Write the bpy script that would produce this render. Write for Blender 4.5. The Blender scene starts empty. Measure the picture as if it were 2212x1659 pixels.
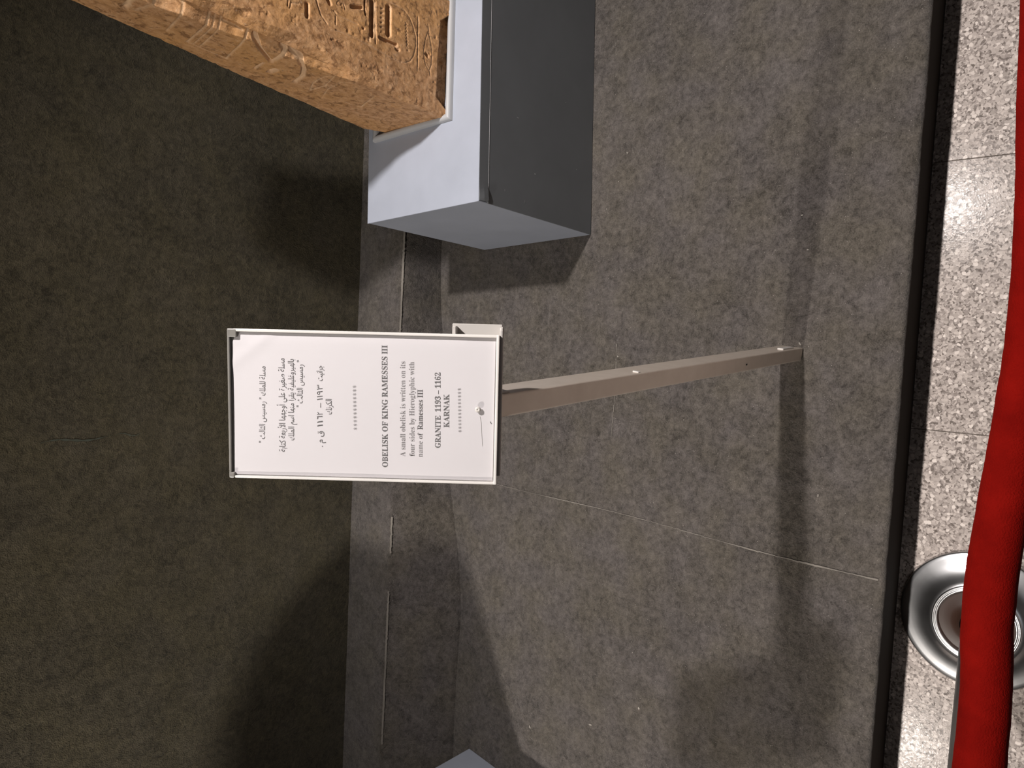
import bpy, bmesh, math, random
import numpy as np
from mathutils import Vector, Matrix

random.seed(7); rng = np.random.default_rng(11)
sc = bpy.context.scene
col = sc.collection

# ------------------------------------------------------------------ camera
F_PX, W_PX = 1514.83, 2212
R = ((0.997478, 0.070624, 0.007080), (0.058622, -0.763481, -0.643164), (-0.040017, 0.641957, -0.765695))
right, down, fwd = (Vector(r) for r in R)           # upright phone axes; the phone is held so that "up" is image left
cam = bpy.data.cameras.new('camera')
cam.sensor_fit = 'HORIZONTAL'; cam.sensor_width = 36.0; cam.lens = 36.0 * F_PX / W_PX
cam.clip_start = 0.02; cam.clip_end = 50
cam_o = bpy.data.objects.new('camera', cam); col.objects.link(cam_o)
m = Matrix.Identity(4)
for i, ax in enumerate((down, right, -fwd)):
    for k in range(3): m[k][i] = ax[k]
m.translation = (0, 0, 1.5)
cam_o.matrix_world = m
sc.camera = cam_o

# ------------------------------------------------------------------ world, lights, exposure
world = bpy.data.worlds.new('hall_air'); sc.world = world; world.use_nodes = True
bg = world.node_tree.nodes['Background']
bg.inputs[0].default_value = (0.9, 0.95, 1.0, 1); bg.inputs[1].default_value = 0.0
sc.view_settings.view_transform = 'Standard'; sc.view_settings.look = 'None'
sc.view_settings.gamma = 1.0; sc.view_settings.use_curve_mapping = False
sc.view_settings.exposure = 0.0

def spot(name, loc, aim, power, color, size, blend, radius):
    l = bpy.data.lights.new(name, 'SPOT'); l.energy = power; l.color = color
    l.spot_size = size; l.spot_blend = blend; l.shadow_soft_size = radius
    o = bpy.data.objects.new(name, l); o.location = loc
    o.rotation_euler = (Vector(aim) - Vector(loc)).to_track_quat('-Z', 'Y').to_euler()
    col.objects.link(o); return o
SPOT_A = (0.94, 0.68, 2.56); SPOT_C = (-2.02, 0.68, 2.56)
AIM_A = (0.08, 0.58, 0.0); AIM_C = (-1.00, 0.95, 0.05)
spot('spot_light_beam', SPOT_A, AIM_A, 262, (1.0, 0.945, 0.91), 1.55, 1.0, 0.045)
spot('spot_light_beam', SPOT_C, AIM_C, 238, (1.0, 0.935, 0.86), 2.0, 1.0, 0.045)
hall = bpy.data.lights.new('added_hall_fill', 'AREA'); hall.shape = 'RECTANGLE'; hall.size = 1.2; hall.size_y = 0.6  # added soft fill for the unlit front faces, no fixture behind it
hall.energy = 2.5; hall.color = (0.86, 0.93, 1.0)
ho = bpy.data.objects.new('added_hall_fill', hall); ho.location = (0.0, -2.3, 2.93); col.objects.link(ho)

# ------------------------------------------------------------------ helpers
def link(name, me, mats=(), parent=None, smooth=False):
    o = bpy.data.objects.new(name, me); col.objects.link(o)
    for mt in (mats if isinstance(mats, (list, tuple)) else [mats]): me.materials.append(mt)
    if parent: o.parent = parent
    if smooth:
        me.polygons.foreach_set('use_smooth', [True] * len(me.polygons))
    return o
def from_bm(name, bm, mats, parent=None, smooth=False):
    bmesh.ops.recalc_face_normals(bm, faces=bm.faces[:])
    me = bpy.data.meshes.new(name); bm.to_mesh(me); bm.free()
    return link(name, me, mats, parent, smooth)
def pydata(name, v, f, mats, parent=None, smooth=False):
    me = bpy.data.meshes.new(name); me.from_pydata([tuple(p) for p in v], [], f); me.validate(); me.update()
    return link(name, me, mats, parent, smooth)
def grid_mesh(name, P, mats, parent=None, smooth=True, wrap=False, caps=False):
    """P[i,j,3] -> quads."""
    P = np.asarray(P, float); n, k = P.shape[:2]
    idx = np.arange(n * k).reshape(n, k)
    if wrap: idx = np.concatenate([idx, idx[:, :1]], 1)
    q = np.stack([idx[:-1, :-1], idx[:-1, 1:], idx[1:, 1:], idx[1:, :-1]], -1).reshape(-1, 4)
    faces = q.tolist()
    if caps: faces += [idx[0, :k][::-1].tolist(), idx[-1, :k].tolist()]
    return pydata(name, P.reshape(-1, 3).tolist(), faces, mats, parent, smooth)
def empty(name, loc=(0, 0, 0), rotz=0.0):
    o = bpy.data.objects.new(name, None); o.location = loc; o.rotation_euler = (0, 0, rotz)
    o.empty_display_size = 0.05; col.objects.link(o); return o
def tag(o, label=None, cat=None, group=None, kind=None):
    if label: o['label'] = label
    if cat: o['category'] = cat
    if group: o['group'] = group
    if kind: o['kind'] = kind
    return o
def box_bm(lo, hi, bevel=0.0, seg=2):
    bm = bmesh.new(); bmesh.ops.create_cube(bm, size=1.0)
    for v in bm.verts:
        for k in range(3): v.co[k] = lo[k] + (v.co[k] + 0.5) * (hi[k] - lo[k])
    if bevel: bmesh.ops.bevel(bm, geom=bm.edges[:], offset=bevel, segments=seg, affect='EDGES', profile=0.5)
    return bm
def lathe(name, prof, mats, parent=None, n=72, loc=(0, 0, 0), cap=False):
    P = np.zeros((len(prof), n, 3)); a = np.linspace(0, 2 * math.pi, n, endpoint=False)
    for i, (r, z) in enumerate(prof):
        P[i, :, 0] = loc[0] + r * np.cos(a); P[i, :, 1] = loc[1] + r * np.sin(a); P[i, :, 2] = loc[2] + z
    return grid_mesh(name, P, mats, parent, True, wrap=True, caps=cap)
def tube(name, pts, rad, mats, parent=None, n=20, squash=None):
    pts = [Vector(p) for p in pts]; rings = []
    for i, p in enumerate(pts):
        t = (pts[min(i + 1, len(pts) - 1)] - pts[max(i - 1, 0)]).normalized()
        u = t.cross(Vector((0, 0, 1)));
        if u.length < 1e-4: u = Vector((1, 0, 0))
        u.normalize(); w = t.cross(u).normalized(); r = rad(i / (len(pts) - 1)) if callable(rad) else rad
        rings.append([p + (u * math.cos(a) + w * math.sin(a)) * r for a in (2 * math.pi * k / n for k in range(n))])
    return grid_mesh(name, [[tuple(q) for q in r] for r in rings], mats, parent, True, wrap=True, caps=True)

def vnoise(P, scale, seed=0):
    """value noise in 3D, -1..1, vectorised."""
    P = np.asarray(P) * scale; i = np.floor(P).astype(np.int64); f = P - i; f = f * f * (3 - 2 * f)
    def h(x, y, z):
        n = (x * 374761393 + y * 668265263 + z * 2147483647 + seed * 974711) & 0xffffffff
        n = ((n ^ (n >> 13)) * 1274126177) & 0xffffffff
        return ((n ^ (n >> 16)) & 0xffff) / 32767.5 - 1
    x, y, z = i[..., 0], i[..., 1], i[..., 2]; fx, fy, fz = f[..., 0], f[..., 1], f[..., 2]
    def lx(y, z): return h(x, y, z) * (1 - fx) + h(x + 1, y, z) * fx
    def ly(z): return lx(y, z) * (1 - fy) + lx(y + 1, z) * fy
    return ly(z) * (1 - fz) + ly(z + 1) * fz
def fbm(P, scale, oct=4, seed=0, gain=0.5):
    s = 0; a = 1; t = 0
    for k in range(oct): s = s + a * vnoise(P, scale * 2 ** k, seed + k); t += a; a *= gain
    return s / t

# ------------------------------------------------------------------ materials
class NT:
    def __init__(s, name):
        s.m = bpy.data.materials.new(name); s.m.use_nodes = True; s.t = s.m.node_tree
        s.b = s.t.nodes['Principled BSDF']; s.out = s.t.nodes['Material Output']
        s.pos = s.n('ShaderNodeNewGeometry').outputs['Position']
    def n(s, ty, **kw):
        nd = s.t.nodes.new(ty)
        for k, v in kw.items(): setattr(nd, k, v)
        return nd
    def l(s, a, b): s.t.links.new(a, b)
    def noise(s, scale, detail=3, rough=0.5, vec=None, out='Fac', dist=0.0):
        nd = s.n('ShaderNodeTexNoise'); nd.inputs['Scale'].default_value = scale
        nd.inputs['Detail'].default_value = detail; nd.inputs['Roughness'].default_value = rough
        nd.inputs['Distortion'].default_value = dist
        s.l(vec or s.pos, nd.inputs['Vector']); return nd.outputs[out]
    def voro(s, scale, feature='F1', out='Distance', vec=None):
        nd = s.n('ShaderNodeTexVoronoi', feature=feature); nd.inputs['Scale'].default_value = scale
        s.l(vec or s.pos, nd.inputs['Vector']); return nd.outputs[out]
    def ramp(s, fac, stops, interp='LINEAR'):
        nd = s.n('ShaderNodeValToRGB'); cr = nd.color_ramp; cr.interpolation = interp
        while len(cr.elements) < len(stops): cr.elements.new(0.5)
        for e, (p, c) in zip(cr.elements, stops):
            e.position = p; e.color = (c[0], c[1], c[2], 1) if hasattr(c, '__len__') else (c, c, c, 1)
        s.l(fac, nd.inputs[0]); return nd.outputs[0]
    def mix(s, fac, a, b, mode='MIX'):
        nd = s.n('ShaderNodeMix', data_type='RGBA', blend_type=mode)
        for sock, v in ((nd.inputs[0], fac), (nd.inputs[6], a), (nd.inputs[7], b)):
            if isinstance(v, (int, float)): sock.default_value = v
            elif isinstance(v, tuple): sock.default_value = (*v, 1) if len(v) == 3 else v
            else: s.l(v, sock)
        return nd.outputs[2]
    def math(s, op, a, b=0.0):
        nd = s.n('ShaderNodeMath', operation=op)
        for sock, v in zip(nd.inputs, (a, b)):
            if isinstance(v, (int, float)): sock.default_value = v
            else: s.l(v, sock)
        return nd.outputs[0]
    def bump(s, h, strength, dist, prev=None):
        nd = s.n('ShaderNodeBump'); nd.inputs['Strength'].default_value = strength; nd.inputs['Distance'].default_value = dist
        s.l(h, nd.inputs['Height'])
        if prev is not None: s.l(prev, nd.inputs['Normal'])
        return nd.outputs[0]
    def set(s, **kw):
        for k, v in kw.items():
            sock = s.b.inputs[k.replace('_', ' ')]
            if isinstance(v, (int, float)): sock.default_value = v
            elif isinstance(v, tuple): sock.default_value = (*v, 1) if len(v) == 3 else v
            else: s.l(v, sock)
        return s.m

def carpet_mat(name, dark, light, fleck=0.55):
    t = NT(name)
    a = t.noise(3.0, 4, 0.6); b = t.noise(75, 4, 0.7, dist=0.5); c = t.noise(380, 2, 0.6); d = t.noise(22, 3, 0.6, dist=0.4)
    f = t.math('ADD', t.math('MULTIPLY', a, 0.16), t.math('ADD', t.math('MULTIPLY', b, 0.40), t.math('ADD', t.math('MULTIPLY', c, 0.26), t.math('MULTIPLY', d, 0.18))))
    base = t.ramp(f, [(0.39, dark), (0.62, light)])
    tint = t.ramp(t.noise(9, 2, 0.5), [(0.35, (1.0, 0.97, 0.88)), (0.65, (1.0, 0.98, 1.0))])
    base = t.mix(1.0, base, tint, 'MULTIPLY')
    sp = t.math('MULTIPLY', t.math('LESS_THAN', t.voro(150), 0.085), t.math('GREATER_THAN', t.noise(37, 1), fleck))
    base = t.mix(sp, base, tuple(min(1, k * 2.6) for k in light))
    h = t.math('ADD', t.math('MULTIPLY', c, 0.6), t.math('MULTIPLY', b, 0.8))
    nrm = t.bump(h, 0.9, 0.004)
    return t.set(Base_Color=base, Roughness=0.95, Normal=nrm, Specular_IOR_Level=0.15, Sheen_Weight=0.12, Sheen_Roughness=0.6)
M = {}
M['carpet'] = carpet_mat('platform_carpet', (0.037, 0.0325, 0.0292), (0.142, 0.127, 0.1165))
M['wall_carpet'] = carpet_mat('wall_carpet', (0.024, 0.0200, 0.0105), (0.103, 0.088, 0.056), 0.66)

def paint(name, c, rough=0.45, bump=0.0, var=0.06, spec=0.4):
    t = NT(name); f = t.noise(7, 4, 0.6)
    base = t.ramp(f, [(0.3, tuple(k * (1 - var) for k in c)), (0.7, tuple(min(1, k * (1 + var)) for k in c))])
    kw = dict(Base_Color=base, Roughness=rough, Specular_IOR_Level=spec)
    if bump: kw['Normal'] = t.bump(t.noise(260, 2), bump, 0.001)
    return t.set(**kw)
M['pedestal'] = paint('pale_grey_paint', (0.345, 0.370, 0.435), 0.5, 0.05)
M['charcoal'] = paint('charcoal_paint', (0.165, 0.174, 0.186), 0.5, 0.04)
M['riser'] = paint('dark_riser_board', (0.020, 0.015, 0.012), 0.85, spec=0.1)
M['frame'] = paint('grey_frame_paint', (0.42, 0.42, 0.43), 0.4, 0.05)
t = NT('brushed_aluminium'); M['post'] = t.set(Base_Color=t.ramp(t.noise(40, 3), [(0.3, (0.70, 0.61, 0.53)), (0.7, (0.76, 0.67, 0.59))]), Metallic=0.5, Roughness=0.36)
M['bracket'] = paint('white_bracket_paint', (0.52, 0.49, 0.46), 0.45)
M['rim'] = paint('clear_plastic_edge', (0.66, 0.63, 0.60), 0.25)
M['rim_grey'] = paint('grey_plastic_edge', (0.19, 0.18, 0.165), 0.2, var=0.25)
M['paper'] = paint('white_paper', (0.605, 0.578, 0.592), 0.75, var=0.015, spec=0.2)
M['ink'] = paint('faded_black_ink', (0.125, 0.12, 0.12), 0.8, spec=0.1)
M['ink_thin'] = paint('faded_grey_ink', (0.21, 0.20, 0.20), 0.8, spec=0.1)
M['black'] = paint('matt_black', (0.015, 0.015, 0.015), 0.6)
M['wall_scuff'] = paint('wall_scuff', (0.075, 0.082, 0.062), 0.95, var=0.4)
WALL_MARKS = [(-0.2525, 0.990, -0.2437, 0.842, 0.0030), (-0.2425, 0.835, -0.2400, 0.770, 0.0018), (-0.376, 0.350, -0.3755, 0.22, 0.0026)]
M['lint'] = paint('pale_lint', (0.48, 0.44, 0.39), 0.9)
M['thread'] = paint('pale_seam_fibre', (0.20, 0.180, 0.158), 0.95, var=0.3)
M['hall_wall'] = paint('hall_plaster', (0.20, 0.195, 0.19), 0.8)
M['ceiling'] = paint('white_ceiling', (0.80, 0.80, 0.80), 0.8)
M['grout'] = paint('grout', (0.12, 0.10, 0.085), 0.9)
M['plate'] = paint('backing_plastic', (0.62, 0.60, 0.58), 0.4)

t = NT('clear_acrylic')
tr = t.n('ShaderNodeBsdfTransparent'); gl = t.n('ShaderNodeBsdfGlossy'); gl.inputs['Roughness'].default_value = 0.06
mx = t.n('ShaderNodeMixShader'); mx.inputs[0].default_value = 0.03; t.l(tr.outputs[0], mx.inputs[1]); t.l(gl.outputs[0], mx.inputs[2])
t.l(mx.outputs[0], t.out.inputs[0]); M['acrylic'] = t.m

t = NT('chrome')
M['chrome'] = t.set(Base_Color=(0.72, 0.72, 0.73), Metallic=1.0, Roughness=t.ramp(t.noise(25, 2), [(0.3, 0.29), (0.7, 0.33)]))
t = NT('tarnished_cup'); M['cup'] = t.set(Base_Color=(0.035, 0.016, 0.010), Roughness=0.45)

t = NT('red_velvet')
f = t.noise(30, 4, 0.6)
base = t.ramp(f, [(0.3, (0.112, 0.0022, 0.0013)), (0.7, (0.165, 0.0036, 0.0020))])
M['velvet'] = t.set(Base_Color=base, Roughness=0.9, Specular_IOR_Level=0.03, Sheen_Weight=0.05, Sheen_Roughness=0.4,
                    Sheen_Tint=(0.9, 0.10, 0.06), Normal=t.bump(t.noise(700, 2), 0.6, 0.0015))

t = NT('terrazzo')
wv = t.n('ShaderNodeVectorMath', operation='ADD'); t.l(t.pos, wv.inputs[0])
ns = t.n('ShaderNodeVectorMath', operation='SCALE'); t.l(t.noise(90, 2, 0.6, out='Color'), ns.inputs[0]); ns.inputs['Scale'].default_value = 0.008
t.l(ns.outputs[0], wv.inputs[1]); wp = wv.outputs[0]
big = t.n('ShaderNodeTexVoronoi'); big.inputs['Scale'].default_value = 125; t.l(wp, big.inputs['Vector'])
sm = t.n('ShaderNodeTexVoronoi'); sm.inputs['Scale'].default_value = 270; t.l(wp, sm.inputs['Vector'])
sepb = t.n('ShaderNodeSeparateColor'); t.l(big.outputs['Color'], sepb.inputs[0])
seps = t.n('ShaderNodeSeparateColor'); t.l(sm.outputs['Color'], seps.inputs[0])
cs = t.ramp(seps.outputs[0], [(0.0, (0.140, 0.116, 0.104)), (0.5, (0.375, 0.325, 0.300)), (1.0, (0.56, 0.49, 0.45))])
cb = t.ramp(sepb.outputs[0], [(0.0, (0.340, 0.295, 0.268)), (0.55, (0.470, 0.410, 0.378)), (1.0, (0.74, 0.66, 0.61))])
ischip = t.math('MULTIPLY', t.math('GREATER_THAN', sepb.outputs[1], 0.50), t.math('LESS_THAN', big.outputs['Distance'], 0.50))
tz = t.mix(ischip, cs, cb)

M['terrazzo'] = t.set(Base_Color=tz, Roughness=t.ramp(seps.outputs[1], [(0.0, 0.15), (1.0, 0.24)]), Specular_IOR_Level=0.055,
                      Normal=t.bump(t.math('ADD', sm.outputs['Distance'], t.noise(14, 2)), 0.03, 0.002))

t = NT('red_granite')
a = t.noise(5, 4, 0.6); b = t.noise(80, 4, 0.65); d = t.noise(300, 2, 0.6)
base = t.ramp(b, [(0.30, (0.320, 0.162, 0.070)), (0.5, (0.50, 0.272, 0.130)), (0.70, (0.62, 0.372, 0.205))])
base = t.mix(t.ramp(a, [(0.40, 0.0), (0.62, 0.6)]), base, (0.60, 0.310, 0.105))
base = t.mix(t.ramp(t.noise(62, 4, 0.7, dist=0.6), [(0.52, 0.0), (0.64, 0.80)]), base, (0.190, 0.088, 0.034))
base = t.mix(t.ramp(d, [(0.62, 0.0), (0.74, 0.5)]), base, (0.74, 0.52, 0.35))
at = t.n('ShaderNodeAttribute'); at.attribute_name = 'worn_lit'
base = t.mix(at.outputs['Fac'], base, (0.72, 0.50, 0.31))  # pale worn carvings, plus groove light painted on the front face
M['granite'] = t.set(Base_Color=base, Roughness=0.72, Specular_IOR_Level=0.3,
                     Normal=t.bump(t.math('ADD', b, t.math('MULTIPLY', d, 0.5)), 0.4, 0.0018))
t = NT('grey_limestone')
M['stela'] = t.set(Base_Color=t.ramp(t.noise(18, 4), [(0.3, (0.22, 0.19, 0.15)), (0.7, (0.33, 0.29, 0.24))]), Roughness=0.85,
                   Normal=t.bump(t.noise(140, 3), 0.5, 0.003))

# ------------------------------------------------------------------ setting
FZ = -0.1607                                   # hall floor, platform top is z = 0
X0, X1, Y0, YE = -4.6, 3.0, -3.4, 0.2917
PX0 = -3.4
CEIL = 3.0
fl = from_bm('floor', box_bm((X0, Y0, FZ - 0.12), (X1, YE + 0.6, FZ - 0.0015)), M['grout']); tag(fl, kind='structure')
TS = 0.5495
JX = [-4.6, -3.7, -2.8, -1.9, -1.0, -0.102, 0.4475, 0.997, 1.5465, 2.096, 2.6455, 3.0]   # slab joints across the hall
tile_mes = {}
for i in range(len(JX) - 1):
    for j in range(-6, 1):
        y = -0.19 + TS * j; w = round(JX[i + 1] - JX[i] - 0.0018, 4)
        lo = (JX[i] + 0.0009, max(y + 0.0009, Y0)); h = round(y + TS - 0.0009 - lo[1], 4)
        if (w, h) in tile_mes:
            o = bpy.data.objects.new('tile', tile_mes[w, h]); col.objects.link(o); o.parent = fl
        else:
            o = from_bm('tile', box_bm((0, 0, FZ - 0.012), (w, h, FZ), 0.0004, 1), M['terrazzo'], fl); tile_mes[w, h] = o.data
        o.location = (lo[0], lo[1], 0)

WS = 0.027                                     # the back wall runs a touch off the platform's axis
def wall_y(x): return 1.778 + WS * x
wv_ = []
xs = np.linspace(X0, X1, 90); zs = np.linspace(FZ, CEIL, 60)
G = np.zeros((len(zs), len(xs), 3)); XX, ZZ = np.meshgrid(xs, zs)
G[..., 0] = XX; G[..., 2] = ZZ; G[..., 1] = wall_y(XX) + 0.004 * fbm(np.stack([XX, ZZ, ZZ * 0], -1), 1.6, 2, 3)
wb = grid_mesh('wall_back', G, M['wall_carpet']); tag(wb, kind='structure')
sol = wb.modifiers.new('depth', 'SOLIDIFY'); sol.thickness = 0.12; sol.offset = -1.0
for nm, lo, hi in (('wall_front', (X0, Y0 - 0.1, FZ), (X1, Y0, CEIL)), ('wall_left', (X0 - 0.1, Y0 - 0.1, FZ), (X0, 2.1, CEIL)),
                   ('wall_right', (X1, Y0 - 0.1, FZ), (X1 + 0.1, 2.1, CEIL)), ('ceiling', (X0 - 0.1, Y0 - 0.1, CEIL), (X1 + 0.1, 2.1, CEIL + 0.1))):
    tag(from_bm(nm, box_bm(lo, hi), M['ceiling' if nm == 'ceiling' else 'hall_wall']), kind='structure')

v, f = [], []
for (x0, z0, x1, z1, w) in WALL_MARKS:
    k = len(v); n_ = 24
    for q in range(n_ + 1):
        a_ = q / n_; x = x0 + (x1 - x0) * a_ + 0.004 * math.sin(a_ * 7); z = z0 + (z1 - z0) * a_; ww = w * max(0.1, math.sin(math.pi * a_)) * (0.7 + 0.3 * math.sin(a_ * 40))
        y = wall_y(x) + 0.004 * float(fbm(np.array([x, z, 0.0]), 1.6, 2, 3)) - 0.0012
        v += [(x - ww, y, z), (x + ww, y, z)]
    f += [[k + 2 * q, k + 2 * q + 1, k + 2 * q + 3, k + 2 * q + 2] for q in range(n_)]
tag(pydata('scuff_mark', v, f, M['wall_scuff'], wb), 'faint greenish scuffs on the dark wall', kind='stuff')

# carpeted ledge along the foot of the wall (bulging carpet riser)
FOOT = [(-3.4, 1.40), (-1.185, 1.403), (-1.0, 1.404), (-0.806, 1.405), (-0.71, 1.409), (-0.60, 1.425), (-0.51, 1.450), (-0.389, 1.481), (0.0, 1.533), (0.183, 1.567), (0.324, 1.573), (3.0, 1.585)]
LZ = 0.140
lx = np.linspace(PX0, X1 - 0.01, 240)
fy = np.interp(lx, [p[0] for p in FOOT], [p[1] for p in FOOT])
fy = np.convolve(np.pad(fy, 4, 'edge'), np.ones(9) / 9, 'valid')
ey = 1.580 + 0.012 * lx - 0.006 * np.clip((lx + 0.4), -3, 0) * 0
sec = []
for x, f0, e0 in zip(lx, fy, ey):
    pts = [(wall_y(x) + 0.003, LZ), (wall_y(x) - 0.03, LZ), ((wall_y(x) + e0) / 2, LZ), (e0 + 0.012, LZ), (e0 + 0.004, LZ - 0.0015), (e0 + 0.0005, LZ - 0.006)]
    for s in (0.15, 0.35, 0.55, 0.75, 0.9, 1.0):
        b = 0.014 * math.sin(math.pi * s) * min(1, (e0 - f0) / 0.1 + 0.25)
        pts.append((e0 + (f0 - e0) * s ** 1.15 - b * 0.35, (LZ - 0.006) * (1 - s)))
    pts.append((f0, -0.004))
    sec.append([(x, p[0], p[1]) for p in pts])
S = np.array(sec); nz = fbm(S, 5, 3, 9)[..., None]
S[..., 1:2] -= 0.004 * nz; S[..., 2:3] += 0.0015 * nz
ledge = grid_mesh('baseboard_back', S, M['carpet']); tag(ledge, kind='structure')
# pale worn joint along the ledge's front edge
v, f = [], []
for x in np.arange(-1.6, 0.42, 0.006):
    if vnoise(np.array([x, 0.3, 0.1]), 9, 5) < -0.35: continue
    e0 = 1.580 + 0.012 * x; w = 0.0003 + 0.0012 * max(0.0, 0.25 + float(vnoise(np.array([x, 0.7, 0.2]), 16, 6))); dy = 0.0006 * rng.standard_normal()
    k = len(v); z = LZ + 0.0012
    v += [(x, e0 - 0.003 + dy, z - 0.004), (x + 0.0062, e0 - 0.003 + dy, z - 0.004), (x + 0.0062, e0 + w + dy, z), (x, e0 + w + dy, z)]
    f.append([k, k + 1, k + 2, k + 3])
seam = pydata('edge_joint', v, f, M['thread'], ledge); tag(seam, 'frayed pale joint in the carpet', kind='stuff')

# platform
pl = empty('display_platform', (0, YE, FZ))
tag(pl, 'low exhibition platform covered in worn grey-brown carpet', 'platform')
pl_inv = Matrix.Translation((0, -YE, -FZ))
def local(o): o.matrix_parent_inverse = pl_inv; return o
px_ = np.linspace(PX0, X1 - 0.01, 420)
prof = [(1.64, 0.0)] + [(y, 0.0) for y in np.linspace(1.6, YE + 0.03, 40)] + [(YE + 0.012, -0.0004), (YE + 0.006, -0.0016), (YE + 0.002, -0.0050), (YE, -0.011), (YE + 0.001, -0.016), (YE + 0.004, -0.0175), (YE + 0.02, -0.018)]
Pp = np.zeros((len(prof), len(px_), 3))
for i, (y, z) in enumerate(prof): Pp[i, :, 0] = px_; Pp[i, :, 1] = y; Pp[i, :, 2] = z
nz = fbm(Pp, 3.0, 3, 21); nf = fbm(Pp, 60.0, 3, 22)
top = (Pp[..., 2] > -0.001)
Pp[..., 2] += np.where(top, -0.0012 * (nz + 1) * 0.5, 0)
edge = np.array([1.0 if p[0] <= YE + 0.013 else 0.0 for p in prof])[:, None]
Pp[..., 1] += edge * (0.0022 * nf + 0.002 * nz)
local(grid_mesh('carpet', Pp, M['carpet'], pl))
local(from_bm('riser', box_bm((PX0, YE + 0.006, FZ + 0.0005), (X1 - 0.01, 1.63, -0.0125), 0.001, 1), M['riser'], pl))
# seam between two carpet widths
def strip(name, pts, wfun, mat, parent, thr, seed, z=0.0011):
    v, f = [], []
    for i in range(len(pts) - 1):
        a, b = np.array(pts[i]), np.array(pts[i + 1])
        if vnoise(np.array([a[0] * 1.3, a[1], seed * 0.7]), 7, seed) < thr: continue
        d = (b - a) / np.linalg.norm(b - a); n = np.array([-d[1], d[0]]); w = wfun(i); jit = n * 0.0003 * rng.standard_normal()
        k = len(v)
        for p, s in ((a, 1), (b, 1), (b, -1), (a, -1)):
            q = p + n * w * s + jit; v.append((q[0], q[1], z))
        f.append([k, k + 1, k + 2, k + 3])
    o = pydata(name, v, f, mat, parent); return o
pts = [(-0.363 - 0.030 * (1.30 - y) + 0.003 * math.sin(y * 9), y) for y in np.arange(1.30, 0.30, -0.006)]
local(tag(strip('carpet_seam', pts, lambda i: 0.0005 + 0.0014 * max(0.0, 0.2 + float(vnoise(np.array([i * 0.09, 0.4, 0.9]), 1.0, 12))), M['thread'], pl, -0.6, 3), 'pale frayed seam between two carpet widths', kind='stuff'))
pts = [(0.03 + 0.002 * math.sin(x * 20) - 0.21 * x * 0 + x, 0.925 + 0.003 * math.sin(x * 14)) for x in np.arange(-0.22, 0.02, 0.006)]
local(tag(strip('cross_seam', pts, lambda i: 0.0004 + 0.0006 * rng.random(), M['thread'], pl, 0.15, 8), 'short pale joint across the carpet', kind='stuff'))

pts = [(x, 0.4275 + 0.002 * math.sin(x * 60)) for x in np.arange(-0.425, -0.24, 0.006)]
local(tag(strip('frayed_thread', pts, lambda i: 0.0004 + 0.0016 * max(0.0, 0.3 + float(vnoise(np.array([i * 0.3, 0.2, 0.5]), 1.0, 15))), M['thread'], pl, -0.5, 14), 'faint frayed line beside the sign post shadow', kind='stuff'))

# ------------------------------------------------------------------ pedestal with the obelisk
PED = (0.320, 1.026); PA = 0.053; PW, PD, PH = 0.64, 0.365, 0.423
ped = empty('pedestal', (PED[0], PED[1], 0.0), PA)
tag(ped, 'pale grey painted box pedestal under the carved granite obelisk', 'pedestal')
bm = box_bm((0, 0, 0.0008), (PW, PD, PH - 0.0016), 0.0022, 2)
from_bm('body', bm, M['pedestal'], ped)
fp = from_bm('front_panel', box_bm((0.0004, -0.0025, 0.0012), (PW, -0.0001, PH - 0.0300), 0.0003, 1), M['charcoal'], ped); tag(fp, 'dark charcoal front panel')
from_bm('edge_strip', box_bm((0.0012, -0.0029, PH - 0.0306), (PW, -0.0006, PH - 0.0296), 0.0003, 1), M['frame'], ped)
# wrapped top sheet with a lip turned down over the front
bm = box_bm((-0.0006, -0.0023, PH - 0.0014), (PW + 0.0006, PD + 0.0006, PH), 0.0007, 1)
from_bm('top_sheet', bm, M['pedestal'], ped)
n = 90; xs = np.linspace(0.002, PW, n); L = np.zeros((5, n, 3))
for i, (yy, z) in enumerate(((-0.0003, PH - 0.0010), (-0.0025, PH - 0.0012), (-0.0026, PH - 0.015), (-0.0026, PH - 0.0285), (-0.0002, PH - 0.0295))):
    L[i, :, 0] = xs; L[i, :, 1] = yy; L[i, :, 2] = z
peel = np.exp(-((xs - 0.012) / 0.016) ** 2)
L[2:4, :, 1] -= 0.0030 * peel; L[3, :, 2] += 0.0012 * np.sin(xs * 420) * peel + 0.0006 * vnoise(np.stack([xs, xs * 0, xs * 0], -1), 40, 2)
L[1, :, 1] -= 0.0014 * peel
L[4, :, 2] = L[3, :, 2] - 0.001
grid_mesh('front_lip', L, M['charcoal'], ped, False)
# scuff marks on the front
v, f = [], []
for (x, z, w, h) in ((0.10, 0.235, 0.004, 0.006), (0.21, 0.30, 0.002, 0.009), (0.04, 0.34, 0.006, 0.002), (0.03, 0.27, 0.010, 0.0015), (0.30, 0.12, 0.002, 0.004), (0.15, 0.07, 0.003, 0.003)):
    k = len(v); y = -0.0028
    v += [(x - w / 2, y, z), (x, y, z - h / 2), (x + w / 2, y, z + h * 0.1), (x + w * 0.1, y, z + h / 2)]; f.append([k, k + 1, k + 2, k + 3])
tag(pydata('scuff_mark', v, f, M['frame'], ped), 'small pale scuffs on the front', kind='stuff')
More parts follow.
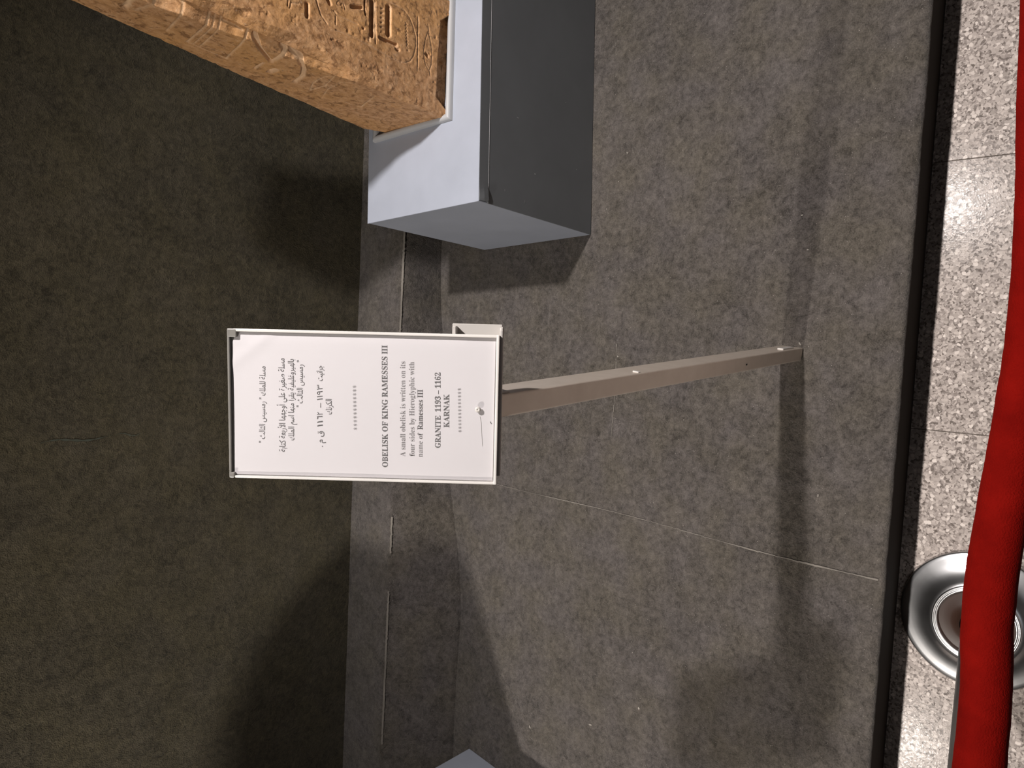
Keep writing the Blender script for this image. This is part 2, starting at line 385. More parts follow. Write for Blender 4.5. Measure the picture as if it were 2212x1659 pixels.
# painted moulding that frames the obelisk's foot
fr_root = empty('base_frame', (0.5018, 1.1145, 0.0), 0.04)
fr_root.parent = ped; fr_root.matrix_parent_inverse = (Matrix.Translation((PED[0], PED[1], 0)) @ Matrix.Rotation(PA, 4, 'Z')).inverted()
FW, FD, BW, BH = 0.262, 0.262, 0.0155, 0.0125
def moulding(p0, p1, inn):
    p0, p1, inn = Vector(p0), Vector(p1), Vector(inn); d = (p1 - p0).normalized(); secs = []
    for e, s in ((p0, 1), (p1, -1)):
        ring = []
        for a in np.linspace(0, math.pi, 11):
            o_ = BW * 0.5 * (1 - math.cos(a)); hgt = BH * math.sin(a) ** 0.6
            ring.append(tuple(e + inn * o_ + d * s * o_ + Vector((0, 0, PH + hgt - 0.0006))))
        secs.append(ring)
    return grid_mesh('moulding', secs, M['frame'], fr_root)
c4 = [(0, 0, 0), (FW, 0, 0), (FW, FD, 0), (0, FD, 0)]
for i, inn in enumerate(((0, 1, 0), (-1, 0, 0), (0, -1, 0), (1, 0, 0))): moulding(c4[i], c4[(i + 1) % 4], inn)

# obelisk: one continuous carved stone
FRONT = [[[[0.69,0.5155],[0.584,0.5098]],0.0019,0.004],[[[0.5943,0.7046],[0.5944,0.6631],[0.5904,0.6184],[0.5863,0.5805],[0.5861,0.5623],[0.5873,0.5438],[0.5952,0.53],[0.6105,0.5212],[0.6307,0.5174],[0.6491,0.5188],[0.6652,0.5263],[0.6801,0.5365],[0.6894,0.551],[0.6922,0.5719],[0.6924,0.5945],[0.6927,0.6337],[0.6914,0.6957],[0.6884,0.7348]],0.0016,0.003],[[[0.6696,0.4889],[0.6505,0.494],[0.6267,0.4963],[0.6087,0.4932],[0.599,0.4877],[0.5935,0.4812]],0.0012,0.003],[[[0.6849,0.4889],[0.6691,0.4851],[0.6486,0.4778],[0.6267,0.4742],[0.6071,0.4749],[0.5924,0.4787],[0.5826,0.4762]],0.0014,0.003],[[[0.6233,0.4897],[0.621,0.4851]],0.004,0.005],[[[0.6675,0.5474],[0.6659,0.5429],[0.6611,0.5466],[0.6595,0.5421],[0.6547,0.5458],[0.6531,0.5412],[0.6483,0.545],[0.6466,0.5404],[0.6419,0.5442],[0.6402,0.5396],[0.6355,0.5433],[0.6338,0.5388],[0.6291,0.5425],[0.6273,0.5379],[0.6226,0.5417],[0.6209,0.5371]],0.0011,0.003],[[[0.6753,0.6282],[0.6138,0.6255]],0.0059,0.008],[[[0.6798,0.6213],[0.601,0.6162]],0.0019,0.005],[[[0.6808,0.5894],[0.6299,0.5866]],0.0065,0.008],[[[0.6723,0.6064],[0.6737,0.6029]],0.0023,0.004],[[[0.6634,0.606],[0.6648,0.6025]],0.0023,0.004],[[[0.6546,0.6055],[0.6559,0.6021]],0.0023,0.004],[[[0.6457,0.6051],[0.647,0.6017]],0.0023,0.004],[[[0.6368,0.6047],[0.6381,0.6013]],0.0023,0.004],[[[0.6154,0.6064],[0.6146,0.5886],[0.6153,0.566]],0.004,0.007],[[[0.6494,0.6737],[0.6561,0.6522]],0.004,0.006],[[[0.6737,0.6456],[0.6579,0.6454],[0.6465,0.6427]],0.0025,0.005],[[[0.6221,0.7058],[0.6224,0.6827],[0.6217,0.6591]],0.0014,0.003],[[[0.6184,0.7066],[0.6042,0.7056]],0.0014,0.004],[[[0.627,0.7109],[0.6238,0.7058]],0.0014,0.004],[[[0.6356,0.7488],[0.6226,0.7436],[0.6099,0.7374],[0.5988,0.7244]],0.0016,0.004],[[[0.617,0.7662],[0.5969,0.7647]],0.0043,0.006],[[[0.6106,0.8028],[0.5997,0.8036]],0.0014,0.003],[[[0.6095,0.7974],[0.5974,0.7993]],0.0014,0.003],[[[0.6083,0.7965],[0.6115,0.7822]],0.0019,0.003],[[[0.6475,0.6947],[0.645,0.6953],[0.6425,0.6973],[0.6409,0.7],[0.6404,0.7028],[0.6412,0.7048],[0.6431,0.7057],[0.6456,0.705],[0.648,0.7031],[0.6496,0.7004],[0.6502,0.6976],[0.6494,0.6955],[0.6475,0.6947]],0.0011,0.0025],[[[0.6504,0.693],[0.6387,0.6875]],0.0011,0.003],[[[0.6421,0.7242],[0.637,0.7201]],0.004,0.005],[[[0.6108,0.6311],[0.5994,0.6306]],0.0019,0.004],[[[0.608,0.5656],[0.6078,0.561]],0.0043,0.004],[[[0.6182,0.6474],[0.6186,0.6453]],0.0028,0.004],[[[0.614,0.538],[0.6145,0.5357]],0.0022,0.003]]
LEFT = [[[[1.1758,0.9304],[1.2973,0.9156],[1.2969,0.8425],[1.1735,0.8651],[1.1758,0.9304]],0.0021,0.0022],[[[1.1721,0.9115],[1.2925,0.8938]],0.0016,0.002],[[[1.1724,0.9213],[1.2957,0.905]],0.0014,0.002],[[[1.1905,0.9052],[1.1871,0.8704]],0.0012,0.0016],[[[1.212,0.9022],[1.209,0.8669]],0.0012,0.0016],[[[1.2341,0.8991],[1.2315,0.8633]],0.0012,0.0016],[[[1.2568,0.896],[1.2546,0.8595]],0.0012,0.0016],[[[1.2801,0.8927],[1.2784,0.8557]],0.0012,0.0016],[[[1.1834,0.85],[1.2072,0.8203],[1.2315,0.7881]],0.0046,0.004],[[[1.2315,0.7881],[1.1826,0.7895],[1.1796,0.7991]],0.0041,0.003],[[[1.2759,0.7641],[1.2536,0.7642]],0.0065,0.004],[[[1.1765,0.7804],[1.1803,0.7594],[1.2032,0.7363],[1.2367,0.717],[1.2728,0.7106]],0.0051,0.003],[[[1.2875,0.7892],[1.2501,0.7926]],0.0032,0.003],[[[1.2676,1.0309],[1.2267,1.0372]],0.0046,0.003],[[[1.1744,0.9972],[1.1951,0.9696],[1.2861,0.9559]],0.0023,0.002],[[[1.2629,1.0191],[1.2056,1.0072]],0.0023,0.002],[[[1.2802,0.6702],[1.2414,0.689],[1.1975,0.695],[1.1762,0.6859],[1.2331,0.6677],[1.2802,0.6702]],0.0017,0.002],[[[1.2916,0.6345],[1.2408,0.6548],[1.1858,0.6643],[1.1706,0.6505]],0.0015,0.0015],[[[1.2652,0.5927],[1.2651,0.5737],[1.2554,0.559],[1.1964,0.5779]],0.0019,0.0025],[[[1.2186,0.5713],[1.1833,0.583]],0.0019,0.002]]
def carve(A, B, strokes):
    """depth (m) of sunk relief at face coordinates A (across), B (height)."""
    D = np.zeros_like(A); strokes = [(p, hw * 1.3, dp * 0.42) if hw < 0.0025 else (p, hw, dp) for p, hw, dp in strokes]
    for pts, hw, dp in strokes:
        p = np.array(pts); pad = hw * 1.7
        sel = (A > p[:, 0].min() - pad) & (A < p[:, 0].max() + pad) & (B > p[:, 1].min() - pad) & (B < p[:, 1].max() + pad)
        if not sel.any(): continue
        a, b = A[sel], B[sel]; dm = np.full(a.shape, 1e9)
        for k in range(len(p) - 1):
            d = p[k + 1] - p[k]; L2 = d @ d + 1e-12
            tt = np.clip(((a - p[k, 0]) * d[0] + (b - p[k, 1]) * d[1]) / L2, 0, 1)
            dm = np.minimum(dm, np.hypot(a - p[k, 0] - tt * d[0], b - p[k, 1] - tt * d[1]))
        k0 = 0.15 if hw < 0.0033 else 0.70
        s = np.clip((dm / hw - k0) / (1.2 - k0), 0, 1)
        D[sel] = np.maximum(D[sel], dp * (1 - s * s * (3 - 2 * s)))
    return D
OZ, OT, OTIP = PH + 0.0006, 1.38, 1.515
rows = np.concatenate([np.linspace(OZ, 0.98, 460), np.linspace(0.985, OT, 100)[1:]])
def edges(z):
    h = z - OZ
    return 0.5075 + 0.040 * h, 0.7660 - 0.085 * h, 1.1300 + 0.070 * h, 1.3720 - 0.060 * h
def face_param(n): return np.linspace(0, 1, n, endpoint=False)
segs = [('F', face_param(250)), ('R', face_param(40)), ('B', face_param(36)), ('L', face_param(260))]
cols = []
Z = rows[:, None]; xl, xr, yf, yb = edges(Z)
parts = []
for nm, s in segs:
    s = s[None, :]
    if nm == 'F': X = xl + (xr - xl) * s; Y = yf + 0 * s; N = (0, 1); e0 = (X - xl); e1 = (xr - X)
    if nm == 'R': Y = yf + (yb - yf) * s; X = xr + 0 * s; N = (-1, 0); e0 = (Y - yf); e1 = (yb - Y)
    if nm == 'B': X = xr - (xr - xl) * s; Y = yb + 0 * s; N = (0, -1); e0 = (xr - X); e1 = (X - xl)
    if nm == 'L': Y = yb - (yb - yf) * s; X = xl + 0 * s; N = (1, 0); e0 = (yb - Y); e1 = (Y - yf)
    ZZ = Z + 0 * s
    parts.append((nm, X + 0 * Z, Y + 0 * Z, ZZ, N, e0, e1))
def chip(Zc, which):
    q = np.stack([Zc * 0 + which * 3.1, Zc * 0, Zc], -1)
    base = {'FL': 0.007 + 0.034 * np.clip((Zc - 0.58) / 0.28, 0, 1) ** 1.1, 'FR': 0.008 + 0 * Zc, 'BR': 0.008 + 0 * Zc, 'BL': 0.008 + 0 * Zc}[('FL', 'FR', 'BR', 'BL')[which]]
    r = base * (1 + 0.35 * fbm(q, 14, 2, 40 + which)) + 0.007 * np.clip(fbm(q, 7, 2, 50 + which), 0, 1) + 0.0012 * fbm(q, 60, 2, 60 + which)
    if which == 3: r = r + 0.040 * np.clip((0.470 - Zc) / 0.05, 0, 1)
    return np.clip(r, 0.003, None)
corner_of = {'F': (0, 1), 'R': (1, 2), 'B': (2, 3), 'L': (3, 0)}
tang = {'F': (1, 0), 'R': (0, 1), 'B': (-1, 0), 'L': (0, -1)}
OUT = []; WORN_LIT = []
for nm, X, Y, ZZ, N, e0, e1 in parts:
    P3 = np.stack([X, Y, ZZ], -1)
    c0, c1 = corner_of[nm]; r0, r1 = chip(ZZ, c0), chip(ZZ, c1)
    d0 = np.clip(r0 - e0, 0, None) / 2; d1 = np.clip(r1 - e1, 0, None) / 2
    inn = d0 + d1; tg = d0 - d1
    inn = inn + 0.0014 * (fbm(P3, 20, 2, 1) + 0.3) + 0.0005 * fbm(P3, 150, 2, 5) + 0.0016 * np.clip(fbm(P3, 75, 3, 7) - 0.28, 0, 1) * 3
    if nm == 'F':
        inn = inn + carve(X + tg, ZZ, FRONT)
        lim = 0.458 + 0.004 * fbm(P3, 40, 3, 77) - 0.045 * np.clip((X - 0.705) / 0.035, 0, 1) - 0.045 * np.clip((0.545 - X) / 0.03, 0, 1)
        inn = inn + 0.017 * (1 - np.clip((ZZ - lim + 0.0035) / 0.004, 0, 1)) * (0.75 + 0.35 * fbm(P3, 45, 3, 78))
    if nm == 'L':
        inn = inn + 2.0 * carve(Y - tg, ZZ, LEFT) + 0.006 * np.clip((ZZ - 0.7) / 0.1, 0, 1) * np.exp(-((Y - 1.17) / 0.03) ** 2)
    cd = carve(Y - tg, ZZ, LEFT) / 0.0013 if nm == 'L' else (np.clip(carve(X + tg, ZZ, FRONT) / 0.0030, 0, 0.5) if nm == 'F' else 0 * X)  # left: grooves worn pale; front: light on groove walls put into the colour
    WORN_LIT.append(np.clip(cd * (0.75 + 0.5 * fbm(P3, 60, 2, 91)), 0, 0.8) + 0.5 * np.clip(fbm(P3, 40, 3, 93) - 0.35, 0, 1) * np.clip(d0 + d1, 0, 0.004) / 0.004)
    X2 = X + N[0] * inn + tang[nm][0] * tg; Y2 = Y + N[1] * inn + tang[nm][1] * tg
    OUT.append(np.stack([X2, Y2, ZZ], -1))
O = np.concatenate(OUT, 1); WORN_LIT = np.concatenate(WORN_LIT, 1)
cxy = O[-1].mean(0)
tip = []
for k, zt in enumerate(np.linspace(OT, OTIP, 14)[1:]):
    s = 1 - (zt - OT) / (OTIP - OT) * 0.93
    ring = cxy + (O[-1] - cxy) * s; ring[:, 2] = zt; tip.append(ring)
O = np.concatenate([O, np.array(tip)], 0)
ob = grid_mesh('obelisk', O, M['granite'], None, True, wrap=True, caps=True)
da = ob.data.attributes.new('worn_lit', 'FLOAT', 'POINT'); dv = np.zeros(O.shape[:2]); dv[:WORN_LIT.shape[0]] = WORN_LIT; da.data.foreach_set('value', dv.ravel().astype(np.float32))
tag(ob, 'weathered reddish granite obelisk carved with hieroglyphs on a grey pedestal', 'obelisk')

# ------------------------------------------------------------------ second pedestal and the stela on it
p2 = empty('pedestal', (-1.153, 1.338, 0.0), -0.13)
tag(p2, 'low grey pedestal, only its pale corner showing at the photo\'s bottom edge', 'pedestal')
from_bm('body', box_bm((-0.98, -0.60, 0.0008), (0, 0, 0.278), 0.0022, 2), M['pedestal'], p2)
from_bm('top_sheet', box_bm((-0.981, -0.601, 0.277), (0.0005, 0.0005, 0.280), 0.0007, 1), M['pedestal'], p2)
prof = [(-0.385, 0.0), (0.385, 0.0), (0.385, 0.66)]
prof += [(0.385 * math.cos(a) ** 0.9 if a < 1.56 else 0.0, 0.66 + 0.612 * math.sin(a)) for a in np.linspace(0.06, math.pi / 2, 16)]
prof += [(-p[0], p[1]) for p in reversed(prof[2:-1])]
bm = bmesh.new()
fa = bm.faces.new([bm.verts.new((p[0], -0.075, p[1])) for p in prof])
ex = bmesh.ops.extrude_face_region(bm, geom=[fa])
for g in ex['geom']:
    if isinstance(g, bmesh.types.BMVert): g.co.y += 0.15
bmesh.ops.bevel(bm, geom=[e for e in bm.edges if len(e.link_faces) == 2 and e.calc_face_angle() > 1.2], offset=0.008, segments=2, affect='EDGES')
st = from_bm('stela', bm, M['stela']); st.location = (-1.605, 1.145, 0.2804); st.rotation_euler = (0, 0, 0.03)
tag(st, 'round-topped stone stela on the low pedestal, known by its shadow', 'stela')

# ------------------------------------------------------------------ sign
PC = Vector((-0.0625, 0.5864, 1.0399)); HW, HH = 0.0786, 0.1410
PM = Matrix(((0.997425, -0.033280, -0.063167), (-0.014712, 0.770333, -0.637546), (0.069953, 0.636787, 0.767868))).to_4x4()
plate_m = Matrix.Translation(PC) @ PM
sign = empty('label_stand', (0.0405, 0.500, 0.0))
tag(sign, 'slanted white museum label in clear holder on a square metal post', 'sign')
s_inv = sign.matrix_basis.inverted()
def onplate(o):
    o.parent = sign; o.matrix_parent_inverse = s_inv; o.matrix_basis = plate_m; return o
def pbox(name, lo, hi, mat, bevel=0.0, seg=2): return onplate(from_bm(name, box_bm(lo, hi, bevel, seg), mat))
# post
base = Vector((0.0405, 0.500, 0.0)); topp = Vector((-0.0580, 0.5330, 0.936))
ax = (topp - base).normalized(); e1 = Vector((0.996, -0.09, 0)).normalized(); e1 = (e1 - ax * e1.dot(ax)).normalized(); e2 = ax.cross(e1).normalized()
bm = box_bm((-0.0133, -0.0225, 0.0), (0.0133, 0.0225, (topp - base).length), 0.0022, 3)
post = from_bm('post', bm, M['post'])
pm = Matrix.Identity(4)
for i, a in enumerate((e1, e2, ax)):
    for k in range(3): pm[k][i] = a[k]
pm.translation = base + Vector((0, 0, 0.001)); post.parent = sign; post.matrix_parent_inverse = s_inv; post.matrix_basis = pm
# paint drips and a tape tail on the post's right side
def pside(name, z, w, d, h, off, mat):
    o = from_bm(name, box_bm((0.0128, d - w / 2, z), (0.0128 + off, d + w / 2, z + h), 0.0006, 1), mat)
    o.parent = sign; o.matrix_parent_inverse = s_inv; o.matrix_basis = pm; return o
pside('paint_flake', 0.035, 0.012, -0.010, 0.055, 0.0035, M['rim']); pside('paint_flake', 0.62, 0.010, -0.014, 0.006, 0.0022, M['rim']); pside('paint_flake', 0.895, 0.012, -0.012, 0.020, 0.0025, M['rim'])
o = from_bm('rivet', box_bm((-0.0025, -0.0232, 0.268), (0.0005, -0.0222, 0.2735), 0.0004, 1), M['black']); o.parent = sign; o.matrix_parent_inverse = s_inv; o.matrix_basis = pm
# tray behind the label
pbox('bracket_back', (-0.070, -0.1430, -0.0240), (0.0890, -0.0900, -0.0220), M['bracket'], 0.0006, 1)
pbox('bracket_lip', (-0.070, -0.0955, -0.0222), (0.0865, -0.0915, -0.0052), M['bracket'], 0.0008, 1)
pbox('bracket_lip', (-0.070, -0.1445, -0.0222), (0.0865, -0.1410, -0.0020), M['bracket'], 0.0008, 1)
# holder
pbox('backing_plate', (-HW, -HH, -0.0050), (HW, HH, -0.0036), M['plate'], 0.0006, 1)
pbox('clear_cover', (-HW + 0.001, -HH + 0.001, -0.0004), (HW - 0.001, HH - 0.001, 0.0004), M['acrylic'])
pbox('side_edge', (HW - 0.0030, -HH, -0.0045), (HW, HH - 0.006, 0.0010), M['rim'], 0.0008, 2)
pbox('side_edge', (-HW, -HH, -0.0045), (-HW + 0.0026, HH - 0.006, 0.0008), M['rim'], 0.0008, 2)
pbox('bottom_edge', (-HW, -HH, -0.0045), (HW, -HH + 0.0032, 0.0012), M['rim'], 0.0009, 2)
pbox('top_edge', (-HW, HH - 0.0026, -0.0045), (HW, HH, 0.0008), M['rim_grey'], 0.0008, 2)
for sx in (-1, 1): pbox('corner_cap', (sx * HW - (0.009 if sx > 0 else 0), HH - (0.010 if sx > 0 else 0.006), -0.0046), (sx * HW + (0 if sx > 0 else 0.006), HH, 0.0012), M['rim_grey'], 0.0011, 2)
def wave(x, y):
    c = (x * 0.78 + (y - 0.141) * 0.62)                        # diagonal crease near the upper right corner
    return -0.0026 + 0.00055 * np.exp(-((c - 0.030) / 0.006) ** 2) * np.clip((y - 0.085) / 0.02, 0, 1) + 0.0003 * np.sin(x * 34 + y * 12) * np.cos(y * 21) - 0.0006 * np.exp(-((x - 0.0755) / 0.006) ** 2)
gx, gy = np.meshgrid(np.linspace(-HW + 0.0034, HW - 0.0036, 60), np.linspace(-HH + 0.0042, HH - 0.0045, 100))
Pg = np.stack([gx, gy, wave(gx, gy)], -1)
Pg[-1, :, 1] += 0.0007 * fbm(Pg[-1] * 1.0, 60, 3, 4); Pg[-1, -5:, 1] -= np.array([0.0, 0.001, 0.003, 0.004, 0.003])
onplate(grid_mesh('paper_label', Pg, M['paper']))

# lettering: printed lines, each fitted to its place on the sheet
def serif(s):
    o = ''
    for c in s:
        if 'A' <= c <= 'Z': o += chr(0x1D400 + ord(c) - 65)
        elif 'a' <= c <= 'z': o += chr(0x1D41A + ord(c) - 97)
        elif '0' <= c <= '9': o += chr(0x1D7CE + ord(c) - 48)
        else: o += c
    return o
AR = {'ا': 'FE8D', 'أ': 'FE83', 'ب': 'FE8F', 'ة': 'FE93', 'ت': 'FE95', 'ث': 'FE99', 'ج': 'FE9D', 'ر': 'FEAD', 'س': 'FEB1', 'ص': 'FEB9', 'ع': 'FEC9',
      'غ': 'FECD', 'ف': 'FED1', 'ق': 'FED5', 'ك': 'FED9', 'ل': 'FEDD', 'م': 'FEE1', 'ن': 'FEE5', 'ه': 'FEE9', 'و': 'FEED', 'ى': 'FEEF', 'ي': 'FEF1', 'لأ': 'FEF7'}
TWO = set('اأةروى') | {'لأ'}
def arabic(s):
    toks, i = [], 0
    while i < len(s):
        n = 2 if s[i:i + 2] in AR else 1
        toks.append(s[i:i + n]); i += n
    out = []
    for i, tk in enumerate(toks):
        if tk not in AR: out.append(tk); continue
        prev = i > 0 and toks[i - 1] in AR and toks[i - 1] not in TWO
        nxt = i + 1 < len(toks) and toks[i + 1] in AR and tk not in TWO
        out.append(chr(int(AR[tk], 16) + (3 if prev and nxt else 1 if prev else 2 if nxt else 0)))
    return ''.join(reversed(out))
def text_mesh(body, offset=0.0):
    cu = bpy.data.curves.new('lettering', 'FONT'); cu.body = body; cu.size = 1.0; cu.offset = offset; cu.resolution_u = 4
    to = bpy.data.objects.new('lettering', cu); col.objects.link(to)
    dg = bpy.context.evaluated_depsgraph_get()
    me = bpy.data.meshes.new_from_object(to.evaluated_get(dg))
    bpy.data.objects.remove(to); bpy.data.curves.remove(cu)
    return me
def printed(body, p0, p1, height, mat, offset=0.0, kind='printed_line', base_top=None):
    """body from p0 (left end of the line) to p1 (right end) on the sheet; height scales the letters up and down."""
    me = text_mesh(body, offset); n = len(me.vertices); co = np.zeros(n * 3); me.vertices.foreach_get('co', co); co = co.reshape(-1, 3)
    p0, p1 = np.array(p0), np.array(p1); d = p1 - p0; Ln = np.linalg.norm(d); d /= Ln; nn = np.array([-d[1], d[0]])
    x = (co[:, 0] - co[:, 0].min()) / (co[:, 0].max() - co[:, 0].min()) * Ln; y = co[:, 1] * height
    q = p0[None] + d[None] * x[:, None] + nn[None] * y[:, None]
    co = np.stack([q[:, 0], q[:, 1], wave(q[:, 0], q[:, 1]) + 0.00022], -1)
    me.vertices.foreach_set('co', co.ravel()); me.update(); me.materials.clear()
    return onplate(link(kind, me, mat))
K, KT = M['ink'], M['ink_thin']
H1 = 0.0122
printed(arabic('مسلة للملك " رمسيس الثالث "'), (-0.0408, 0.1040), (0.0398, 0.1025), 0.0088, K)
printed(arabic('مسلة صغيرة على أوجهها الأربعة كتابة'), (-0.0500, 0.0822), (0.0489, 0.0826), 0.0092, K)
printed(arabic('بالهيروغليفية يقرأ منها اسم الملك'), (-0.0375, 0.0730), (0.0482, 0.0728), 0.0088, K)
printed(arabic('" رمسيس الثالث "'), (-0.0020, 0.0640), (0.0470, 0.0632), 0.0088, K)
printed('. م ق', (-0.0436, 0.0428), (-0.0268, 0.0428), 0.0086, K)
printed('١١', (-0.0222, 0.0428), (-0.0160, 0.0428), 0.0086, K)
printed('٢', (-0.0096, 0.0428), (-0.0068, 0.0428), 0.0086, K)
printed('–', (-0.0020, 0.0426), (0.0030, 0.0426), 0.0090, K)
printed('١١٩٣', (0.0060, 0.0428), (0.0220, 0.0428), 0.0086, K)
printed(arabic('جرانيت'), (0.0262, 0.0428), (0.0422, 0.0428), 0.0090, K)
def stroke_line(name, pts, w, mat, lift=0.0003):
    v, f = [], []
    for i, p in enumerate(pts):
        a = np.array(pts[max(i - 1, 0)]); b = np.array(pts[min(i + 1, len(pts) - 1)]); d = (b - a) / np.linalg.norm(b - a); nn = np.array([-d[1], d[0]])
        for s in (1, -1):
            q = np.array(p) + nn * w * s; v.append((q[0], q[1], float(wave(q[0], q[1])) + lift))
    for i in range(len(pts) - 1): f.append([2 * i, 2 * i + 1, 2 * i + 3, 2 * i + 2])
    return onplate(pydata(name, v, f, mat))
stroke_line('printed_line', [(-0.0140, 0.0488), (-0.0134, 0.0479), (-0.0122, 0.0482), (-0.0116, 0.0486), (-0.0114, 0.0462), (-0.0112, 0.0430)], 0.00042, K)   # the digit six
printed(arabic('الكرنك'), (-0.0088, 0.0333), (0.0074, 0.0333), 0.0090, K)
printed('* * * * * * * * * * * *', (-0.0244, 0.0040), (0.0223, 0.0048), 0.0092, KT)
printed(serif('OBELISK OF KING RAMESSES III'), (-0.0635, -0.0258), (0.0650, -0.0246), 0.0085, K)
printed(serif('A small obelisk is written on its'), (-0.0516, -0.0442), (0.0487, -0.0433), 0.0080, KT, -0.008)
printed(serif('four sides by Hieroglyphic with'), (-0.0509, -0.0540), (0.0484, -0.0526), 0.0080, KT, -0.008)
printed(serif('name of'), (-0.0516, -0.0625), (-0.0260, -0.0623), 0.0080, KT, -0.008)
printed(serif('Ramesses III'), (-0.0225, -0.0623), (0.0198, -0.0619), 0.0082, K)
printed(serif('GRANITE'), (-0.0413, -0.0812), (-0.0072, -0.0808), 0.0083, K)
printed(serif('1193 – 1162'), (-0.0030, -0.0808), (0.0381, -0.0801), 0.0083, K)
printed(serif('KARNAK'), (-0.0194, -0.0900), (0.0156, -0.0895), 0.0083, K)
printed('* * * * * * * * * * * * *', (-0.0239, -0.1058), (0.0223, -0.1042), 0.0085, KT)
stroke_line('scratch', [(-0.0068, -0.1222), (-0.014, -0.1236), (-0.024, -0.1242), (-0.0385, -0.1254)], 0.00012, M['rim_grey'])
stroke_line('ink_tick', [(-0.0120, -0.1330), (-0.0136, -0.1336), (-0.0144, -0.1348)], 0.00035, K)
scr = lathe('screw_head', [(0.0031, 0.0), (0.0029, 0.0007), (0.0020, 0.0014), (0.0009, 0.0016), (0.0006, 0.0010), (0.0001, 0.0010)], M['bracket'], None, 20, (0.0008, -0.1200, 0.0004)); onplate(scr)

# ------------------------------------------------------------------ rope barrier
def stanchion(loc, lean, label):
    r = empty('rope_stanchion', loc); tag(r, label, 'stanchion', 'barrier posts on the terrazzo')
    lathe('base_plate', [(0.0, 0.0), (0.1335, 0.0), (0.1352, 0.0015), (0.1345, 0.0055), (0.131, 0.0076), (0.125, 0.0090), (0.117, 0.0107), (0.109, 0.0128), (0.102, 0.0153), (0.096, 0.0182), (0.091, 0.0214), (0.086, 0.0254), (0.081, 0.0302), (0.077, 0.0336), (0.0740, 0.0345)], M['chrome'], r, 128)
    lathe('collar_ring', [(0.0745, 0.030), (0.0742, 0.0365), (0.0725, 0.0385), (0.0700, 0.0385), (0.0688, 0.0365), (0.0676, 0.0380), (0.0652, 0.0385), (0.0638, 0.0365), (0.0638, 0.029)], M['chrome'], r, 72)
    lathe('inner_cup', [(0.0642, 0.0300), (0.0560, 0.0310), (0.0430, 0.0330), (0.0330, 0.0370), (0.0280, 0.0440), (0.0245, 0.0510)], M['cup'], r, 64)
    p = empty('upright', (0, 0, 0.040)); p.parent = r; p.rotation_euler = lean
    lathe('tube', [(0.0225, 0.0), (0.0225, 0.87)], M['chrome'], p, 40)
    lathe('finial', [(0.0225, 0.865), (0.031, 0.868), (0.032, 0.885), (0.027, 0.893), (0.030, 0.905), (0.034, 0.925), (0.030, 0.945), (0.018, 0.958), (0.001, 0.961)], M['chrome'], p, 40)
    return r
stanchion((-0.468, 0.1545, FZ), (0.1065, 0.0, 0.0), 'chrome rope stanchion with a domed round base beside the platform edge')
stanchion((1.42, 0.03, FZ), (0.0, 0.0, 0.0), 'chrome rope stanchion beyond the photo\'s top edge, holding the rope\'s far end')
rope = empty('barrier_rope', (-0.44, 0.06, 0.80)); tag(rope, 'thick red velvet barrier rope strung in front of the platform', 'rope')
RP = [(-0.436, 0.069, 0.812), (-0.40, 0.058, 0.806), (-0.322, 0.0555, 0.800), (-0.252, 0.0560, 0.797), (-0.198, 0.0590, 0.795), (-0.142, 0.0580, 0.793), (-0.064, 0.0520, 0.790), (0.0131, 0.0468, 0.788),
      (0.070, 0.0458, 0.787), (0.126, 0.0466, 0.786), (0.201, 0.0500, 0.787), (0.312, 0.0552, 0.789), (0.55, 0.062, 0.790), (0.9, 0.060, 0.795), (1.2, 0.045, 0.803), (1.395, 0.035, 0.812)]
RPa = np.array(RP); si = np.linspace(0, len(RP) - 1, 260)
def cr(a, s):
    i = np.clip(np.floor(s).astype(int), 0, len(a) - 2); t_ = s - i
    g = lambda k: a[np.clip(i + k, 0, len(a) - 1)]
    p0, p1, p2, p3 = g(-1), g(0), g(1), g(2); t_ = t_[:, None]
    return 0.5 * (2 * p1 + (p2 - p0) * t_ + (2 * p0 - 5 * p1 + 4 * p2 - p3) * t_ ** 2 + (3 * p1 - p0 - 3 * p2 + p3) * t_ ** 3)
rp = cr(RPa, si)
rinv = rope.matrix_basis.inverted()
def onrope(o): o.parent = rope; o.matrix_parent_inverse = rinv; return o
rr = onrope(tube('velvet_sleeve', rp.tolist(), 0.0186, M['velvet'], None, 28))
nv = len(rr.data.vertices); co = np.zeros(nv * 3); rr.data.vertices.foreach_get('co', co); co = co.reshape(-1, 3)
co += (0.0009 * fbm(co, 45, 3, 31))[:, None] * np.array([0.3, 1, 1]); rr.data.vertices.foreach_set('co', co.ravel()); rr.data.update()
onrope(tube('end_ferrule', [(-0.439, 0.070, 0.812), (-0.418, 0.063, 0.809)], 0.0205, M['chrome'])); onrope(tube('end_ferrule', [(1.370, 0.0360, 0.8095), (1.392, 0.0345, 0.813)], 0.0205, M['chrome']))

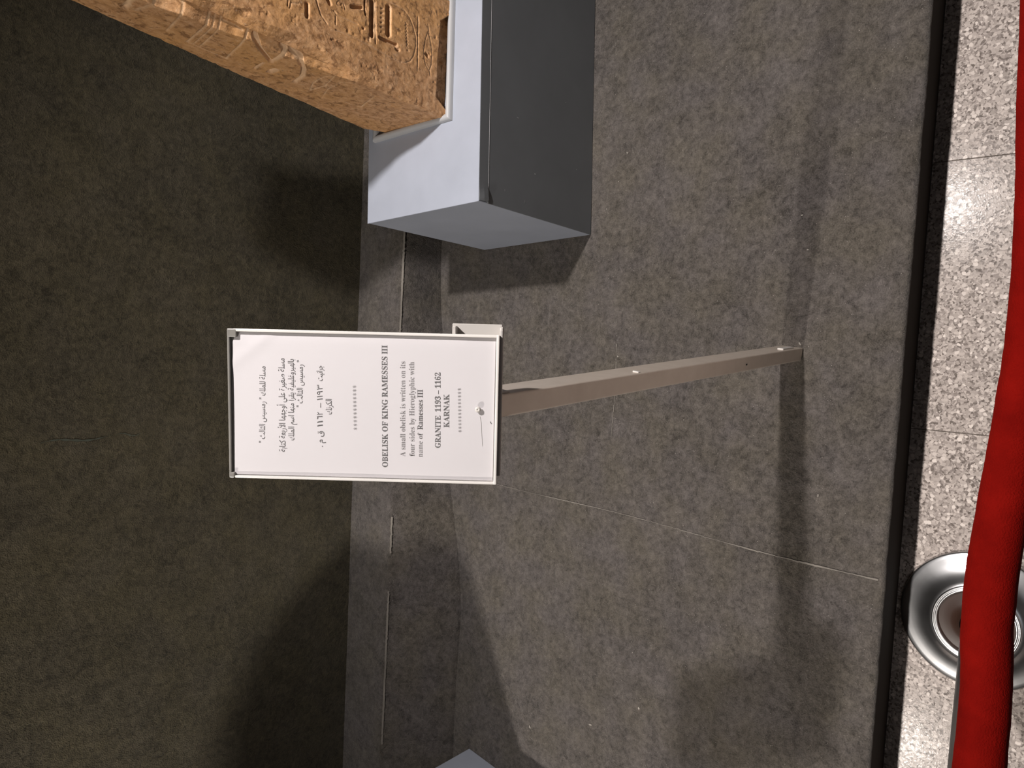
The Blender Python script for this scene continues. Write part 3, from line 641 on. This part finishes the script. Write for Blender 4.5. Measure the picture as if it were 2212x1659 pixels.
# ------------------------------------------------------------------ lint on the carpet
v, f = [], []
spots = [(0.0598, 0.4845, 2.4), (-0.9236, 0.932, 3.2), (-0.8314, 0.7984, 2.0), (0.3265, 0.4993, 1.5), (0.5152, 0.9316, 1.6), (0.4474, 0.9503, 1.6), (0.3816, 0.9805, 1.6), (0.254, 0.4829, 1.4), (0.1296, 1.4645, 1.6), (-1.0044, 1.1221, 3), (0.014, 0.9204, 1.6)]
spots += [(rng.uniform(-1.1, 1.1), rng.uniform(0.32, 1.0), rng.uniform(0.3, 0.8)) for _ in range(90)]
for x, y, s in spots:
    r = 0.0016 * s; a = rng.uniform(0, 6.28); e = rng.uniform(0.3, 0.9); k = len(v)
    for q in range(6):
        b = q * math.pi / 3; dx, dy = r * math.cos(b), r * e * math.sin(b) * rng.uniform(0.7, 1.2)
        v.append((x + dx * math.cos(a) - dy * math.sin(a), y + dx * math.sin(a) + dy * math.cos(a), 0.0008))
    v.append((x, y, 0.0008 + 0.0012 * s))
    f += [[k + q, k + (q + 1) % 6, k + 6] for q in range(6)]
tag(pydata('lint', v, f, M['lint']), 'pale crumbs of lint scattered over the platform carpet', 'lint', kind='stuff')

# ------------------------------------------------------------------ ceiling track with its two spotlights
tr_ = from_bm('ceiling_track', box_bm((-3.6, 0.745, CEIL - 0.035), (2.0, 0.785, CEIL - 0.0005), 0.003, 1), M['black'])
tag(tr_, 'black ceiling track above the platform, out of the photo', 'track')
for (loc, aim, lb) in ((SPOT_A, AIM_A, 'black track spotlight above the obelisk side of the platform'), (SPOT_C, AIM_C, 'black track spotlight above the low pedestal side of the platform')):
    d = (Vector(aim) - Vector(loc)).normalized(); r = empty('track_spotlight', loc); tag(r, lb, 'spotlight', 'track spotlights')
    h = lathe('housing', [(0.050, -0.045), (0.052, -0.045), (0.052, -0.17), (0.040, -0.185), (0.001, -0.188), (0.001, -0.180), (0.038, -0.175), (0.048, -0.165), (0.050, -0.045)], M['black'], r, 32)
    h.rotation_euler = (-d).to_track_quat('-Z', 'Y').to_euler() if False else d.to_track_quat('Z', 'Y').to_euler()
    q = Vector(loc) - d * 0.12
    tube('stem', [tuple(q - Vector(loc)), (q.x - loc[0], 0.765 - loc[1] , CEIL - 0.036 - loc[2])], 0.009, M['black'], r, 12)
